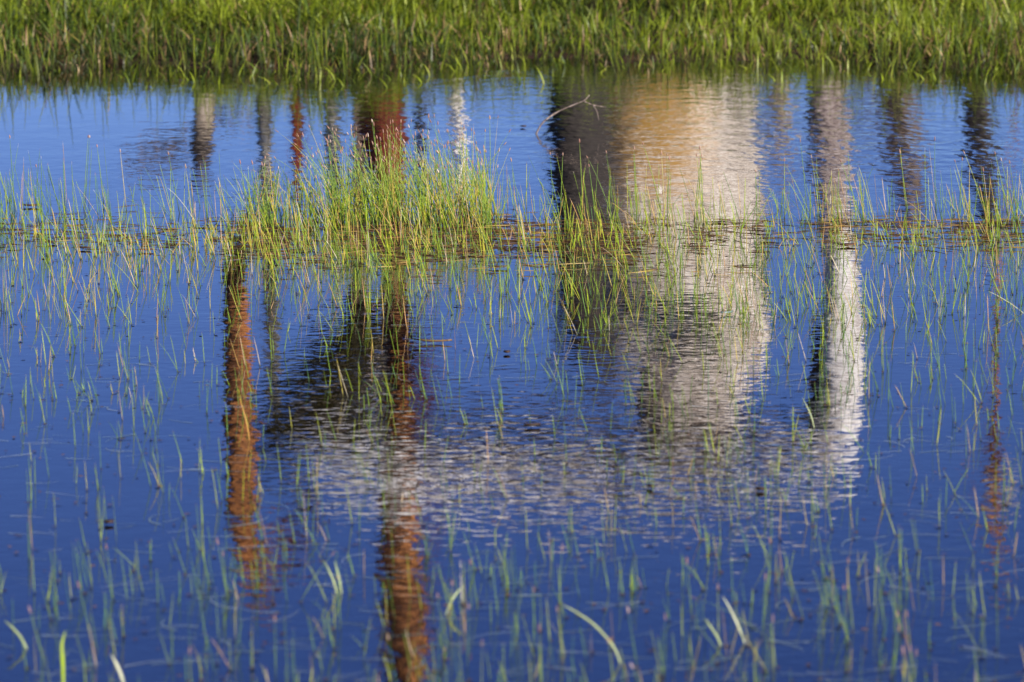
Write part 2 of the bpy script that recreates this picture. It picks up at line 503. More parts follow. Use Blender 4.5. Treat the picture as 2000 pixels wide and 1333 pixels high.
# ------------------------------------------------------------------ rushes in the water
def band(n_, x0, x1, y0, y1, hmin, hmax, clump=.0, leans=(-.12, .13), xpow=None):
    px = rng.uniform(x0, x1, n_); py = rng.uniform(y0, y1, n_)
    gx_, gy_ = ground(px, py)
    if clump:
        v = vnoise(gx_ * 3.6, gy_ * 2.2, 31)
        m = rng.random(n_) < np.clip(.5 + clump * 3.0 * (v - .5), 0.04, 1)
        gx_, gy_ = gx_[m], gy_[m]
    N = len(gx_)
    h = rng.uniform(hmin, hmax, N)
    lx = rng.normal(leans[0], leans[1], N)
    return np.stack([gx_, gy_, h, lx], 1)

L = []
L.append(band(170, -500, 450, 395, 440, .10, .25, .3))
L.append(band(120, 450, 1050, 400, 425, .08, .16, .3))
L.append(band(620, -500, 2500, 425, 446, .07, .20, .2))
L.append(band(430, 960, 2500, 408, 446, .08, .24, .3))
L.append(band(360, 480, 980, 410, 448, .08, .21, .0, (-.12, .26)))
L.append(band(150, 640, 800, 410, 446, .12, .33, .0, (-.18, .30)))
L.append(band(150, 820, 960, 405, 446, .14, .33, .0, (-.20, .20)))
L.append(band(1200, -500, 2500, 432, 500, .02, .08, .1, (-.1, .4)))
L.append(band(1200, -400, 2400, 446, 520, .05, .15, .15))
L.append(band(320, 450, 1500, 446, 530, .05, .15, .1))
L.append(band(1400, -300, 2300, 520, 640, .04, .13, .2))
L.append(band(200, 1000, 2300, 520, 660, .05, .14, .2))
L.append(band(820, -250, 2250, 640, 800, .03, .11, .2))
L.append(band(520, -200, 2200, 800, 1000, .03, .10, .1))
L.append(band(400, -150, 2150, 1000, 1180, .03, .10, .1))
L.append(band(520, -150, 2150, 1150, 1400, .035, .11, .15))
L.append(band(380, -250, 2250, 1400, 1900, .04, .12, .2))
for x0, x1 in ((-2200, -450), (2450, 4200)):      # the stand goes on to either side
    L.append(band(450, x0, x1, 410, 446, .08, .22, .4))
    L.append(band(700, x0, x1, 446, 640, .05, .16, .3))
    L.append(band(500, x0, x1, 640, 1300, .03, .12, .3))
S = np.concatenate(L)
# a second stem out of some of the same feet
extra = S[rng.random(len(S)) < .28].copy()
extra[:, 0] += rng.normal(0, .008, len(extra)); extra[:, 1] += rng.normal(0, .01, len(extra))
extra[:, 2] *= rng.uniform(.6, 1.1, len(extra)); extra[:, 3] += rng.normal(0, .2, len(extra))
S = np.concatenate([S, extra])
N = len(S)
dist = np.hypot(S[:, 0], S[:, 1])
ly = rng.normal(0, .10, N)
S[:, 3] = np.where(dist < 10, S[:, 3] * .75, S[:, 3])
curl = rng.normal(0, .16, N)
bent = rng.random(N) < .06
S[bent, 3] += rng.normal(-.1, .35, bent.sum())
wdt = rng.uniform(.0016, .0030, N) * np.clip(dist / 12, .72, 1.15)
hue = vnoise(S[:, 0] * 1.5, S[:, 1] * .8, 77)
sr = np.clip(rng.normal(.52, .24, N) + (hue - .5) * .5 - np.clip((dist - 10.5) / -8, 0, .15), 0, .9)
dd = rng.random(N) < np.where(dist < 10.5, .06, .13)
sr[dd] = rng.uniform(.84, 1, dd.sum())

# the 300 that show largest, as things of their own
u_ = S[:, 0] / (S[:, 1] * CP + CAM_H * SP) * FPX + 1000
depth = S[:, 1] * CP + CAM_H * SP
v_ = 666.5 + ( S[:, 1] * -SP * -1 * 0 ) + 0
v_ = 666.5 + FPX * (CAM_H * CP - S[:, 1] * SP) / depth
inside = (u_ > 12) & (u_ < 1988) & (v_ < 1330 + .7 * S[:, 2] * FPX / depth) & (v_ > 100)
size = S[:, 2] * wdt / depth ** 2 * inside
near_ids = np.argsort(-size)[:300]
is_near = np.zeros(N, bool); is_near[near_ids] = True

def band_of(idx, sides, segs):
    return tubes(S[idx, 0], S[idx, 1], S[idx, 2], wdt[idx], S[idx, 3], ly[idx], curl[idx],
                 np.full(len(idx), -.10), sides, segs, rr=sr[idx], tipbulge=.2)
rest = np.where(~is_near)[0]
V, q, a = band_of(rest, 3, 9)
o = mesh_np('rushes', V, q, M_rush, attrs=a)
tag(o, 'thin green spike rushes with pinkish tips standing in the water in a loose belt', 'rushes', kind='stuff')

ORD = ['leftmost', 'second from left', 'third from left', 'fourth from left', 'fifth from left', 'sixth from left', 'seventh from left',
       'eighth from left', 'ninth from left', 'tenth from left', 'eleventh from left', 'twelfth from left', 'thirteenth from left', 'fourteenth from left']
def place_words(u, v):
    row = 'along the bottom edge' if v > 1290 else 'in the nearest water' if v > 1150 else 'in the lower water' if v > 900 else 'in the middle water' if v > 520 else 'in the dense belt'
    side = 'far left' if u < 400 else 'left' if u < 800 else 'centre' if u < 1200 else 'right' if u < 1600 else 'far right'
    return f'{row}, {side}'
seen = {}
for i in sorted(near_ids, key=lambda k: u_[k]):
    i = int(i)
    one = np.array([i])
    V, q, a = tubes(S[one, 0], S[one, 1], S[one, 2], wdt[one], S[one, 3], ly[one], curl[one], np.array([-.10]), 6, 9, rr=sr[one])
    base = (S[i, 0], S[i, 1], 0.0)
    keep = 10 * 6
    rs = mesh_np('rush_stem', V, q, M_rush_near, attrs=a, origin=base)
    # spikelet at the tip
    top = V.reshape(-1, 6, 3)[-2:].mean(1)
    tip = top[1]; dirn = top[1] - top[0]; dirn = dirn / max(np.linalg.norm(dirn), 1e-6)
    Ls = random.uniform(.010, .017); rw = wdt[i] * random.uniform(.55, .8)
    prof = [(0, .45), (.25, 1), (.6, .85), (.9, .4), (1.0, .08)]
    sv = []
    for tt, rf in prof:
        c = tip - dirn * .002 + dirn * Ls * tt
        for k in range(6):
            an = k * math.pi / 3
            sv.append((c[0] + rw * rf * math.cos(an), c[1] + rw * rf * math.sin(an), c[2]))
    sq = [(r_ * 6 + k, r_ * 6 + (k + 1) % 6, (r_ + 1) * 6 + (k + 1) % 6, (r_ + 1) * 6 + k) for r_ in range(4) for k in range(6)]
    sp = mesh_np('spikelet', np.array(sv) - np.array(base), sq, M_spikelet, parent=rs,
                 attrs={'t': np.zeros(30), 'r': np.full(30, random.random())})
    hpx = S[i, 2] * FPX / depth[i]
    hw = 'tall' if hpx > 125 else ('short' if hpx < 90 else 'mid-height')
    cw = 'straw-coloured' if sr[i] > .88 else 'yellow-green' if sr[i] > .6 else 'green' if sr[i] > .33 else 'blue-green'
    lw = 'leaning left' if S[i, 3] < -.22 else 'leaning right' if S[i, 3] > .12 else 'upright'
    key = f'{hw} {cw} {lw} rush stem#{place_words(u_[i], v_[i])}'
    seen.setdefault(key, []).append(rs)
for key, objs in seen.items():
    what, where = key.split('#')
    for k, rs in enumerate(objs):
        lab = f'{what} {where}' if len(objs) == 1 else f'{ORD[min(k, 13)]} {what} {where}'
        tag(rs, lab, 'rush stem', 'rush stems standing in the near water')

# ------------------------------------------------------------------ litter on and under the water
parts = []
def litter(n_, x0, x1, y0, y1, lmin, lmax, spread, rlo=0, rhi=1, w0=.002, w1=.004, zmax=.012):
    px = rng.uniform(x0, x1, n_); py = rng.normal((y0 + y1) / 2, (y1 - y0) / 3.2, n_)
    keep = vnoise(px * .012, py * .012, 51) + rng.normal(0, .12, n_) > .30
    px, py = px[keep], py[keep] + 7 * (vnoise(px[keep] * .006, px[keep] * 0, 52) - .5) * 2; n_ = len(px)
    X, Y = ground(px, py)
    Ls = rng.uniform(lmin, lmax, n_); an = rng.normal(-.12, spread, n_)
    segs = 4; t = np.linspace(-.5, .5, segs + 1)[None]
    bend = rng.normal(0, .12, n_)[:, None] * (t ** 2) * Ls[:, None]
    cx = X[:, None] + np.cos(an)[:, None] * t * Ls[:, None] - np.sin(an)[:, None] * bend
    cy = Y[:, None] + np.sin(an)[:, None] * t * Ls[:, None] + np.cos(an)[:, None] * bend
    zz = rng.uniform(-.002, zmax, n_)[:, None] + rng.uniform(-.05, .05, n_)[:, None] * t * Ls[:, None]
    ww = rng.uniform(w0, w1, n_)[:, None] * .5 * (1 - 1.2 * np.abs(t))
    A = np.stack([cx, cy, zz + ww], -1); B = np.stack([cx, cy - ww * 1.2, zz - ww * .5], -1); C_ = np.stack([cx, cy + ww * 1.2, zz - ww * .5], -1)
    V = np.stack([A, B, C_], 2).reshape(-1, 3)
    base = (np.arange(n_) * (segs + 1) * 3)[:, None, None]; k = np.arange(segs)[None, :, None] * 3
    j = np.arange(3)[None, None]; j2 = (j + 1) % 3
    q = np.stack(np.broadcast_arrays(base + k + j, base + k + j2, base + k + 3 + j2, base + k + 3 + j), -1).reshape(-1, 4)
    rr = rng.uniform(rlo, rhi, n_)
    sh = (n_, segs + 1, 3)
    parts.append((V, q, {'t': np.full(sh, .5), 'r': np.broadcast_to(rr[:, None, None], sh)}))
litter(260, 400, 1500, 430, 450, .03, .14, .45, .0, .85)
litter(160, 1500, 2300, 434, 446, .03, .12, .3, 0, .8)
litter(420, 450, 1500, 440, 500, .03, .15, .6, 0, .8)
litter(200, -200, 520, 446, 488, .02, .08, .5, 0, .5)
litter(260, 1400, 2200, 446, 492, .02, .09, .5, 0, .8)
litter(260, -100, 2200, 425, 470, .02, .10, .5, 0, .8)
litter(700, 430, 1480, 446, 505, .015, .09, .7, 0, .6)
litter(90, 560, 1500, 470, 540, .03, .12, .5, .1, .9)
V, q, a = join(parts)
o = mesh_np('floating_litter', V, q, M_dry, attrs=a)
tag(o, 'brown mat of dead stems floating in a line across the pond under the tallest rushes', 'plant litter', kind='stuff')

# small specks and leaf scraps afloat round the feet of the rushes
parts = []
n_ = 1600
px = rng.uniform(-300, 2300, n_); py = 460 + 1000 * rng.random(n_) ** 1.9
X, Y = ground(px, py)
ft = np.where((S[:, 1] < 13.2) & (rng.random(N) < .45))[0]
X = np.concatenate([X, S[ft, 0] + rng.normal(0, .003, len(ft))]); Y = np.concatenate([Y, S[ft, 1] - .004]); n_ = len(X)
lw_ = rng.uniform(.003, .011, n_) ; lh = rng.uniform(.002, .006, n_)
an = rng.uniform(0, 3.14, n_)
cs = []
for k in range(4):
    e = k * math.pi / 2 + .4
    ux, uy = np.cos(e) * lw_, np.sin(e) * lh
    cs.append(np.stack([X + ux * np.cos(an) - uy * np.sin(an), Y + ux * np.sin(an) + uy * np.cos(an), np.full(n_, .0018) + rng.uniform(0, .002, n_)], -1))
V = np.stack(cs, 1).reshape(-1, 3)
q = np.arange(n_ * 4).reshape(-1, 4)
o = mesh_np('floating_specks', V, q, M_dry, attrs={'t': np.full(n_ * 4, .5), 'r': np.repeat(rng.uniform(0, .5, n_), 4)}, smooth=False)
tag(o, 'tiny brown plant specks floating on the water between the rushes', 'plant specks', kind='stuff')

# drowned leaves just under the surface of the near water
parts = []
def drowned(n_, y0, y1, lmin, lmax):
    px = rng.uniform(-150, 2150, n_); py = rng.uniform(y0, y1, n_)
    X, Y = ground(px, py)
    az = rng.uniform(-.7, .7, n_) + np.where(rng.random(n_) < .5, 0, math.pi)
    Lh = rng.uniform(lmin, lmax, n_)
    segs = 7; t = np.linspace(0, 1, segs + 1)[None]
    cur = rng.normal(0, .5, n_)[:, None]
    a2 = az[:, None] + cur * t
    cx = X[:, None] + np.cos(a2) * t * Lh[:, None]; cy = Y[:, None] + np.sin(a2) * t * Lh[:, None]
    zz = np.where(rng.random(n_) < .45, .0012, -.004 - rng.uniform(0, .015, n_))[:, None] - .04 * np.clip(t - .75, 0, 1) ** 2
    ww = rng.uniform(.0006, .0022, n_)[:, None] * (1.05 - t)
    nx2, ny2 = -np.sin(a2), np.cos(a2)
    V = np.stack([np.stack([cx - nx2 * ww, cy - ny2 * ww, zz], -1), np.stack([cx + nx2 * ww, cy + ny2 * ww, zz], -1)], 2).reshape(-1, 3)
    base = (np.arange(n_) * (segs + 1) * 2)[:, None]; k = np.arange(segs)[None] * 2
    q = np.stack([base + k, base + k + 1, base + k + 3, base + k + 2], -1).reshape(-1, 4)
    sh = (n_, segs + 1, 2)
    parts.append((V, q, {'t': np.full(sh, .5), 'r': np.broadcast_to(rng.random(n_)[:, None, None], sh)}))
drowned(520, 600, 900, .03, .14)
drowned(900, 850, 1400, .03, .16)
V, q, a = join(parts)
o = mesh_np('drowned_leaves', V, q, M_sub, attrs=a)
tag(o, 'pale drowned grass leaves lying just under the surface of the near water', 'water plants', kind='stuff')

# ------------------------------------------------------------------ single things on the water
def path_tube(name, pts, radii, mat, parent=None, origin=None, sides=8, sub=5, rough=0.0, rr=.5, seed=0, flat=1.0):
    P = [Vector(p) for p in pts]
    ps, rs_ = [], []
    for i in range(len(P) - 1):
        p0 = P[max(i - 1, 0)]; p1 = P[i]; p2 = P[i + 1]; p3 = P[min(i + 2, len(P) - 1)]
        for s in range(sub):
            u = s / sub
            ps.append(.5 * ((2 * p1) + (p2 - p0) * u + (2 * p0 - 5 * p1 + 4 * p2 - p3) * u * u + (3 * p1 - p0 - 3 * p2 + p3) * u ** 3))
            rs_.append(radii[i] * (1 - u) + radii[i + 1] * u)
    ps.append(P[-1]); rs_.append(radii[-1])
    rnd = random.Random(seed + len(ps) * 7)
    ph = [rnd.uniform(0, 6.28) for _ in range(8)]
    V, prev = [], None
    for i, (p, r) in enumerate(zip(ps, rs_)):
        tg = (ps[min(i + 1, len(ps) - 1)] - ps[max(i - 1, 0)]).normalized()
        if prev is None:
            prev = tg.orthogonal().normalized()
        a_ = (prev - tg * prev.dot(tg)).normalized(); prev = a_
        b_ = tg.cross(a_)
        for k in range(sides):
            an = 2 * math.pi * k / sides
            f = 1 + rough * (.5 * math.sin(3 * an + ph[0] + i * .13) + .35 * math.sin(7 * an + ph[1] - i * .21)
                             + .3 * math.sin(i * .55 + ph[2] + 2 * an) + .25 * math.sin(i * 1.3 + ph[3]) + .2 * math.sin(13 * an + ph[4] + i * .3))
            V.append(p + (a_ * math.cos(an) + b_ * math.sin(an) * flat) * r * f)
    q = [(i * sides + k, i * sides + (k + 1) % sides, (i + 1) * sides + (k + 1) % sides, (i + 1) * sides + k)
         for i in range(len(ps) - 1) for k in range(sides)]
    V.append(ps[0]); V.append(ps[-1])
    m0 = len(V) - 2; top = (len(ps) - 1) * sides
    q2 = [(m0, (k + 1) % sides, k, m0) for k in range(0)]
    # close the ends with quads fanned about the centre (two sides at a time)
    for k in range(0, sides, 2):
        q.append((m0, (k + 2) % sides, k + 1, k))
        q.append((m0 + 1, top + k, top + k + 1, top + (k + 2) % sides))
    V = np.array([tuple(v) for v in V])
    if parent is not None and origin is None:
        V = V - np.array(tuple(parent.location))
    nv = len(V)
    t = np.append(np.repeat(np.linspace(0, 1, len(ps)), sides), [0, 1])
    o = mesh_np(name, V, q, mat, parent=parent, attrs={'t': t, 'r': np.full(nv, rr)}, origin=origin)
    return o

def w3(x, y, dx=0, dz=0, dy=0):
    X, Y = ground(x, y)
    return Vector((float(X) + dx, float(Y) + dy, dz))

# forked twig standing in the far water
root_p = w3(1048, 262)
pm = float(FPX / (root_p.y * CP + CAM_H * SP))
def at_px(px_, py_, back=0.0):      # a point above the water at the twig's distance
    return Vector((root_p.x + (px_ - 1048) / pm, root_p.y + back, (262 - py_) / pm))
tw = empty('twig', root_p)
path_tube('branch', [at_px(1045, 275), at_px(1049, 258), at_px(1062, 238), at_px(1090, 220, .03), at_px(1122, 207, .05), at_px(1141, 199, .05), at_px(1152, 188, .06)],
          [.0032, .0034, .0034, .0030, .0027, .0025, .0012], B_twig, parent=tw, rough=.12)
path_tube('side_shoot', [at_px(1138, 199, .05), at_px(1158, 208, .06), at_px(1185, 214, .09)], [.0025, .002, .001], B_twig, parent=tw)
path_tube('side_shoot', [at_px(1158, 208, .06), at_px(1166, 220, .05), at_px(1170, 238, .05)], [.002, .0016, .0008], B_twig, parent=tw)
tag(tw, 'bare forked twig sticking up from the far water left of the broad reflection', 'twig')

def blade_thing(name, label, cat, pxs, width, mat, rr=.5, kids=None):
    """a single flat leaf through picture points, its foot in the water at the first one"""
    foot = w3(pxs[0][0], pxs[0][1])
    dd_ = float(foot.y * CP + CAM_H * SP); pm_ = FPX / dd_
    P = [Vector((foot.x + (x_ - pxs[0][0]) / pm_, foot.y + .01 * k, (pxs[0][1] - y_) / pm_ - (.008 if k == 0 else 0))) for k, (x_, y_) in enumerate(pxs)]
    n0 = len(P)
    rad = [width * .72 * f for f in np.interp(np.linspace(0, 1, n0), [0, .35, .8, 1], [.6, 1, .75, .15])]
    o = path_tube(name, P, rad, mat, origin=tuple(foot), sides=6, sub=5, rr=rr, flat=.45)
    tag(o, label, cat)
    return o
blade_thing('leaf', 'bright yellow-green leaf at the bottom left corner of the water', 'leaf', [(124, 1345), (122, 1290), (120, 1262), (126, 1238)], .0060, M_yel)
blade_thing('leaf', 'long pale curved leaf blade arching to the left in the near water right of centre', 'leaf', [(1214, 1296), (1200, 1268), (1165, 1228), (1130, 1204), (1098, 1188)], .0046, M_pale, .2)
blade_thing('leaf', 'whitish leaf blade slanting up at the bottom edge right of the yellow-green leaf', 'leaf', [(246, 1345), (236, 1322), (224, 1298), (214, 1284)], .0055, M_pale, 1)
blade_thing('leaf', 'short pale leaf tip leaning right beside the red trunk reflection', 'leaf', [(868, 1200), (880, 1180), (892, 1162), (905, 1151)], .0042, M_pale, .6)
blade_thing('leaf', 'pale leaf blade leaning left above a yellow stem in the near water', 'leaf', [(1458, 1256), (1440, 1220), (1425, 1190), (1412, 1170)], .0040, M_pale, .9)
blade_thing('leaf', 'stubby pink-tipped pale leaf leaning left near the bottom right of centre', 'leaf', [(1412, 1262), (1400, 1244), (1384, 1222), (1378, 1214)], .0046, M_pale, .4)
blade_thing('leaf', 'pale leaf leaning left at the bottom left edge', 'leaf', [(56, 1268), (40, 1248), (20, 1228), (5, 1218)], .0044, M_pale, .5)
blade_thing('leaf', 'long pale blade leaning left out of the water at the right edge', 'leaf', [(2006, 612), (1980, 598), (1950, 580), (1932, 572)], .0022, M_pale, .8)
blade_thing('leaf', 'left leaf of a pale V of blades under the dark foliage reflection', 'leaf', [(660, 1160), (652, 1140), (642, 1118), (632, 1100)], .0038, M_pale, .3)
blade_thing('leaf', 'right leaf of a pale V of blades under the dark foliage reflection', 'leaf', [(668, 1160), (664, 1140), (658, 1118), (652, 1100)], .0036, M_pale, .5)
blade_thing('leaf', 'pale leaf tip leaning left between two rushes left of the white limb reflection', 'leaf', [(1592, 836), (1585, 815), (1576, 795), (1568, 780)], .0030, M_pale, .6)
blade_thing('leaf', 'orange-yellow bent leaf crossing the lower rusty trunk reflection', 'leaf', [(488, 860), (482, 830), (474, 802), (468, 782)], .0032,
            plant_mat('orange_leaf', [(0, (.50, .26, .05)), (1, (.5, .3, .06))]), .4)

# white downy tuft caught on a rush
tuft_p = w3(1290, 440)
pm2 = float(FPX / (tuft_p.y * CP + CAM_H * SP))
tv, tq = [], []
c0 = Vector((tuft_p.x, tuft_p.y - .004, (440 - 372) / pm2))
for k in range(26):
    a1 = random.uniform(-.7, .7) + math.pi / 2; ln_ = random.uniform(.008, .018)
    yy = random.uniform(-.8, .8)
    d_ = Vector((math.cos(a1), yy * .5, math.sin(a1))) * ln_
    s_ = Vector((.0006, .0003, 0)); b = c0 + Vector((random.uniform(-.003, .003), 0, random.uniform(-.012, .004)))
    i0 = len(tv); tv += [b - s_, b + s_, b + d_ + s_ * .4, b + d_ - s_ * .4]; tq.append((i0, i0 + 1, i0 + 2, i0 + 3))
o = mesh_np('seed_tuft', np.array([tuple(v) for v in tv]), tq, M_straw, attrs={'t': np.full(len(tv), .5), 'r': np.full(len(tv), .5)}, origin=tuple(c0))
tag(o, 'small white downy seed tuft caught among the rushes in front of the broad reflection', 'seed tuft')

# scraps afloat
def scrap(px_, py_, ln_, wd, ang, label, mat=M_dry, rr=.2, arch=.15):
    c = w3(px_, py_, dz=.003)
    segs = 6; V = []; q = []
    for i in range(segs + 1):
        t = i / segs - .5
        wv_ = wd * math.sqrt(max(0.02, 1 - (2 * t) ** 2)) * .5
        x_ = t * ln_; y_ = ln_ * arch * (t * t)
        z_ = .003 + .25 * ln_ * (t * t) * .4
        for sgn, zz_ in ((-1, .003), (1, .003), (1, -.001), (-1, -.001)):
            V.append((x_ * math.cos(ang) - (y_ + sgn * wv_) * math.sin(ang), x_ * math.sin(ang) + (y_ + sgn * wv_) * math.cos(ang), z_ + zz_))
    for i in range(segs):
        for k in range(4):
            q.append((i * 4 + k, i * 4 + (k + 1) % 4, (i + 1) * 4 + (k + 1) % 4, (i + 1) * 4 + k))
    q += [(0, 3, 2, 1), (segs * 4, segs * 4 + 1, segs * 4 + 2, segs * 4 + 3)]
    o = mesh_np('floating_leaf', V, q, mat, attrs={'t': np.full(len(V), .5), 'r': np.full(len(V), rr)})
    o.location = c
    tag(o, label, 'floating leaf', 'dead leaves and scraps afloat')
scrap(976, 525, .045, .012, .1, 'olive-brown leaf scrap floating alone just under the thick rush clump', rr=.3)
scrap(850, 671, .09, .006, -.05, 'thin yellow-brown stem piece floating level on the red trunk reflection', rr=.6)
scrap(1040, 835, .04, .012, .2, 'dark leaf scrap floating above the pale curved limb reflection', rr=.05)
scrap(1655, 482, .06, .03, .1, 'reddish brown mat of debris afloat under the white limb reflection', rr=.35)
scrap(100, 477, .04, .025, .4, 'dark brown scrap afloat at the left end of the litter line', rr=.05)
scrap(165, 488, .045, .015, -.3, 'brown curled leaf afloat at the left, right of the darkest scrap', rr=.25)
scrap(285, 492, .05, .012, .2, 'long brown leaf afloat left of the rusty trunk reflection', rr=.3)
scrap(60, 405, .06, .02, .0, 'brown stem piece afloat behind the rushes at the far left', rr=.2)
scrap(1022, 250, .025, .03, .3, 'tiny dark scrap afloat left of the forked twig', rr=.05)
scrap(1500, 470, .05, .02, .1, 'thin brown scrap afloat right of the broad pale reflection', rr=.15)
scrap(213, 1025, .022, .02, .6, 'dark brown seed husk floating in the lower left water', rr=.05)
scrap(1485, 960, .016, .02, 1.2, 'dark scrap floating in the lower water below the pale reflection', rr=.02)
scrap(1270, 955, .014, .02, .2, 'small black-brown scrap floating below the broad reflection', rr=.03)
scrap(990, 692, .018, .02, .1, 'small brown bud afloat in the middle water left of the broad reflection', rr=.1)
scrap(1420, 615, .04, .012, .5, 'blue-grey leaf scrap floating in the pale part of the broad reflection', mat=M_sub, rr=.2)

# ------------------------------------------------------------------ the trees beyond the bank, seen as reflections
def limb(name, D, pts, mat, parent=None, rough=.12, base=False, sides=14, dD=0.0, seed=0):
    """pts: (x, y, width) in the picture's reflection; base=True carries the foot down to the ground"""
    P, rad = [], []
    if base:
        p = mirrored(pts[0][0], pts[0][1], D)
        P.append(Vector((p.x, D, -.15))); rad.append(pts[0][2] / 2 * D / FPX * 1.25)
    for k, (x_, y_, w_) in enumerate(pts):
        Dk = D + dD * k / max(1, len(pts) - 1)
        P.append(mirrored(x_, y_, Dk)); rad.append(w_ / 2 * Dk / FPX)
    return path_tube(name, P, rad, mat, parent=parent, rough=rough, sides=sides, sub=6, seed=seed)

def leafage(name, parent, D, blobs, mat, size=.05, seed=1, per=120):
    """leaf-sized faces scattered through lumps given as (x, y, rx, ry, share) in the reflection"""
    rnd = np.random.default_rng(seed)
    Vs = []; rr = []
    loc = np.array(tuple(parent.location))
    for (x_, y_, rx_, ry_, share) in blobs:
        c = np.array(tuple(mirrored(x_, y_, D)))
        k = int(per * share)
        u = rnd.normal(0, .5, (k, 3)) * np.array([rx_ * D / FPX, rx_ * D / FPX, ry_ * D / FPX])
        p = c + u
        d1 = rnd.normal(0, 1, (k, 3)); d1 /= np.linalg.norm(d1, axis=1)[:, None]
        d2 = np.cross(d1, rnd.normal(0, 1, (k, 3))); d2 /= np.linalg.norm(d2, axis=1)[:, None]
        s = rnd.uniform(.5, 1.2, k)[:, None] * size
        q = np.stack([p - d1 * s, p - d2 * s * .45, p + d1 * s, p + d2 * s * .45], 1)
        Vs.append(q.reshape(-1, 3)); rr.append(np.repeat(rnd.random(k), 4))
    V = np.concatenate(Vs) - loc
    return mesh_np(name, V, np.arange(len(V)).reshape(-1, 4), mat, parent=parent,
                   attrs={'t': np.full(len(V), .5), 'r': np.concatenate(rr)}, smooth=False)

def tree(name, label, cat, D, x0, group=None):
    p = mirrored(x0, 200, D)
    t = empty(name, (p.x, D, .05))
    tag(t, label, cat, group)
    return t

# broad bleached trunk with its bare, broken top and the long arched limb
t = tree('dead_tree', 'very broad bleached old trunk whose pale reflection fills the right of the pond', 'tree', 31, 1290)
orange_c = mirrored(1275, 235, 31) - Vector(t.location)
B_broad = bark_mat('broad_bleached_wood', (.15, .10, .07), (.56, .48, .41), (.86, .80, .75), scale=1.1,
                   patch=((orange_c.x, -.45, orange_c.z), (.40, 1.4, .38), (.46, .25, .05)))
limb('trunk', 31, [(1285, 120, 380), (1285, 260, 385), (1300, 420, 370), (1318, 560, 360), (1342, 670, 330), (1345, 740, 250), (1342, 810, 160), (1330, 880, 90)],
     B_broad, t, rough=.07, base=True, sides=36)
leafage('twigs', t, 30.4, [(1500, 250, 60, 120, 3), (1480, 190, 50, 60, 1), (1290, 200, 90, 20, .3), (1300, 780, 60, 60, 1.2)], B_brown, .035, 31, 90)
limb('branch', 30.2, [(1330, 700, 110), (1400, 690, 120), (1450, 720, 80)], B_pale, t, rough=.2)
# dark trunk added in place of the broad trunk's shaded left side
t = tree('dead_tree', 'added dark trunk standing in for the shaded left side of the broad pale trunk', 'tree', 30.0, 1125)
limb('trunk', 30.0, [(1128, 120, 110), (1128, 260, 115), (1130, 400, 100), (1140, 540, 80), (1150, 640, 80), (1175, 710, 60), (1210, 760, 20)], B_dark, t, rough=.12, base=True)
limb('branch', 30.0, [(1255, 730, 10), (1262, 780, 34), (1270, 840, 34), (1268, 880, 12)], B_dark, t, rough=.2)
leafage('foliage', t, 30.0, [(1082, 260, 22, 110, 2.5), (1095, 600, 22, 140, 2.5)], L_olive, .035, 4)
# pale curved limb
t = tree('dead_tree', 'slender white-barked dead tree whose top arches over to the left', 'tree', 27.2, 1640)
limb('trunk', 27.2, [(1612, 150, 74), (1616, 260, 76), (1626, 360, 64), (1634, 470, 50)], B_pinkish, t, rough=.2, base=True)
leafage('twigs', t, 27.2, [(1620, 260, 60, 130, 4), (1690, 215, 50, 40, 2)], B_brown, .03, 32, 90)
limb('upper_trunk', 27.2, [(1634, 440, 48), (1640, 540, 66), (1644, 680, 80), (1642, 780, 84), (1622, 850, 88), (1560, 895, 80), (1440, 915, 72),
                     (1290, 920, 84), (1120, 918, 90), (960, 918, 94), (820, 922, 94), (700, 915, 80), (610, 885, 46), (560, 870, 14)], B_white, t, rough=.2)
limb('branch', 27.4, [(1600, 640, 30), (1604, 740, 46), (1590, 830, 40), (1520, 880, 26)], B_brown, t, rough=.2)  # brown limb standing in for the white trunk's shaded left side
limb('branch', 27.2, [(1590, 880, 26), (1480, 845, 22), (1350, 850, 26), (1240, 870, 22), (1080, 850, 18), (940, 880, 8)], B_brown, t, rough=.25)
limb('branch', 27.2, [(1000, 940, 30), (900, 905, 28), (780, 890, 26), (680, 870, 20), (620, 830, 10)], B_tan, t, rough=.25)
leafage('twigs', t, 27.2, [(900, 860, 280, 50, 7), (1420, 850, 190, 50, 4), (1200, 920, 440, 60, 6)], B_brown, .05, 9, 70)
# dark poles at the right
t = tree('dead_tree', 'short dark-barked snag right of the white-barked tree', 'tree', 30.5, 1770)
limb('trunk', 30.5, [(1745, 130, 60), (1762, 230, 66), (1772, 330, 58), (1780, 400, 50), (1784, 450, 22)], B_brown, t, base=True, rough=.18)
limb('branch', 30.5, [(1762, 240, 26), (1700, 215, 20), (1650, 225, 10)], B_brown, t, rough=.2)
leafage('twigs', t, 30.5, [(1775, 320, 50, 130, 3), (1720, 215, 60, 30, 1.5)], B_dark, .03, 33, 90)
t = tree('dead_tree', 'thinner dark snag farthest right of the dark pair', 'tree', 31.5, 1915)
limb('trunk', 31.5, [(1908, 130, 46), (1914, 230, 50), (1920, 330, 44), (1930, 430, 36), (1936, 500, 14)], B_dark, t, base=True, rough=.18)
leafage('twigs', t, 31.5, [(1920, 300, 40, 150, 3)], B_dark, .03, 34, 90)
t = tree('dead_tree', 'thin pinkish grey sapling between the broad trunk and the white tree', 'tree', 32, 1525)
limb('trunk', 32, [(1520, 130, 34), (1525, 220, 36), (1530, 290, 26), (1536, 350, 8)], B_tan, t, base=True, rough=.18)
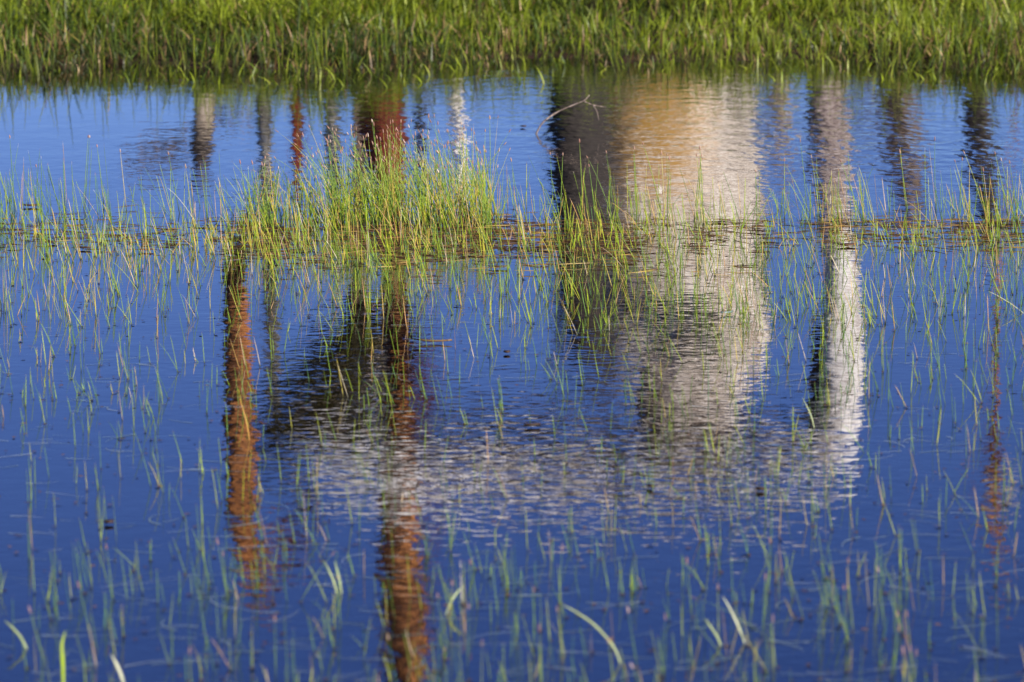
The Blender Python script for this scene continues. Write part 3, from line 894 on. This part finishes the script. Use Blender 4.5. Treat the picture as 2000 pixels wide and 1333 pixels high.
# far right thin red tree
t = tree('dead_tree', 'thin red-brown tree with a lumpy pale knot at the far right', 'tree', 29.5, 1950)
limb('trunk', 29.5, [(1990, 130, 4), (1965, 400, 4), (1946, 600, 6), (1944, 760, 8), (1940, 880, 14), (1935, 960, 28), (1950, 1040, 14), (1960, 1120, 6)], B_rust, t, base=True, rough=.25)
limb('knot', 29.2, [(1925, 945, 16), (1960, 955, 40), (1985, 975, 16)], B_pale, t, rough=.3)
leafage('foliage', t, 29.5, [(1935, 830, 26, 150, .7), (1925, 950, 40, 60, .5)], L_red, .03, 6)
# red trunk
t = tree('red_barked_tree', 'tall straight tree with deep red bark, reflected from bank to near water', 'tree', 28.0, 750)
limb('trunk', 28.0, [(745, 120, 84), (747, 240, 90), (752, 330, 72), (762, 430, 46), (768, 480, 40)], B_red, t, base=True, rough=.12)
leafage('twigs', t, 28.0, [(745, 250, 50, 130, 2), (790, 620, 40, 190, 2)], L_red, .03, 44, 80)
leafage('bark_flakes', t, 28.0, [(748, 1150, 16, 250, 2), (830, 1150, 18, 250, 1.6)], B_rust, .035, 45, 80)
limb('upper_trunk', 28.0, [(766, 450, 42), (772, 560, 48), (778, 700, 46), (782, 850, 52), (782, 960, 70), (778, 1060, 76), (788, 1180, 78), (796, 1300, 72), (800, 1450, 66), (806, 1700, 50), (812, 1900, 20)], B_rust, t, rough=.14)
limb('branch', 28.1, [(772, 560, 20), (805, 680, 18), (835, 800, 12)], B_red, t, rough=.25)
limb('branch', 28.0, [(776, 600, 26), (752, 720, 30), (765, 830, 26), (790, 900, 12)], B_tan, t, rough=.3)
leafage('foliage', t, 28.0, [(800, 740, 50, 120, 2.4), (835, 690, 34, 90, 1), (850, 1050, 34, 120, .6)], L_red, .03, 3)
# rusty left tree
t = tree('red_barked_tree', 'grey-footed rusty tree with a big left limb, left of the tall red tree', 'tree', 28.6, 512)
limb('trunk', 28.6, [(512, 130, 26), (516, 240, 28), (520, 330, 26), (526, 480, 22), (530, 640, 26), (534, 780, 10)], B_grey, t, base=True, rough=.2)
leafage('twigs', t, 28.6, [(516, 260, 26, 110, 1.2), (530, 600, 30, 170, 2.2)], B_grey, .03, 41, 80)
leafage('bark_flakes', t, 28.5, [(445, 620, 12, 150, .8), (450, 850, 16, 200, 1.2), (490, 800, 18, 150, .8)], B_rust, .03, 42, 80)
limb('rusty_limb', 28.5, [(519, 400, 12), (480, 450, 30), (458, 510, 44), (462, 600, 48), (464, 760, 52), (468, 880, 56), (470, 980, 54), (480, 1080, 46), (510, 1150, 26), (540, 1200, 8)], B_rust, t, rough=.2)
limb('branch', 28.6, [(485, 1090, 26), (540, 1060, 34), (590, 1010, 28), (620, 960, 10)], B_rust, t, rough=.25)
leafage('foliage', t, 28.4, [(540, 1070, 60, 40, .9), (620, 1010, 60, 50, .4)], L_red, .03, 12)
# tan short snag with a spreading twiggy branch
t = tree('dead_tree', 'short tan snag with twigs sweeping left, leftmost of the trees', 'tree', 27.0, 398)
limb('trunk', 27.0, [(398, 120, 40), (398, 200, 40), (398, 270, 36)], B_tan, t, base=True, rough=.14)
limb('burnt_top', 27.0, [(398, 262, 40), (394, 300, 46), (388, 350, 16)], B_dark, t, rough=.25)
limb('branch', 27.0, [(392, 235, 10), (340, 280, 12), (280, 320, 7), (245, 335, 3)], B_brown, t, rough=.2)
leafage('twigs', t, 27.0, [(330, 290, 60, 24, 1.6), (280, 318, 50, 16, 1), (450, 225, 60, 16, 1), (392, 310, 24, 50, 1.2)], B_brown, .028, 8)
# thin poles between
for lab, D, pts, mt in [
    ('very thin red stem between two grey saplings', 28.2, [(577, 130, 14), (578, 240, 20), (580, 330, 16), (584, 420, 4)], B_red),
    ('slim pale grey sapling just left of the tall red tree', 28.9, [(648, 130, 22), (648, 240, 26), (652, 330, 24), (656, 440, 18), (660, 600, 8)], B_grey),
    ('thin white stem just right of the tall red tree', 28.4, [(888, 130, 20), (892, 210, 24), (898, 290, 20), (904, 400, 12), (900, 600, 4)], B_white),
    ('thin dark stem between the red tree and the white stem', 28.7, [(820, 130, 8), (818, 240, 10), (822, 330, 9), (824, 420, 3)], B_brown)]:
    t = tree('sapling', lab, 'sapling', D, pts[0][0], 'thin saplings beyond the bank')
    limb('trunk', D, pts, mt, t, base=True, rough=.3)
    leafage('twigs', t, D, [(pts[1][0], 230, 18, 120, .8), (pts[1][0] + 4, 340, 14, 80, .5)], mt, .028, int(D * 10), 80)
# dark leafy bough
t = tree('leafy_tree', 'leaning grey tree with a dark olive leafy bough in front of the red tree', 'tree', 30.2, 700)
limb('trunk', 30.2, [(700, 130, 20), (698, 300, 20), (700, 480, 24), (690, 620, 34), (650, 740, 30), (610, 830, 20), (560, 880, 8)], B_brown, t, base=True, rough=.2)
limb('branch', 30.2, [(700, 560, 20), (740, 640, 30), (750, 720, 30), (700, 800, 24), (620, 860, 14)], B_tan, t, rough=.3)
leafage('foliage', t, 30.2, [(745, 640, 50, 40, 3), (695, 680, 70, 44, 6), (645, 740, 60, 44, 6), (590, 805, 60, 44, 6), (545, 860, 44, 36, 3), (670, 840, 90, 50, 2.5)], L_olive, .06, 5, 170)
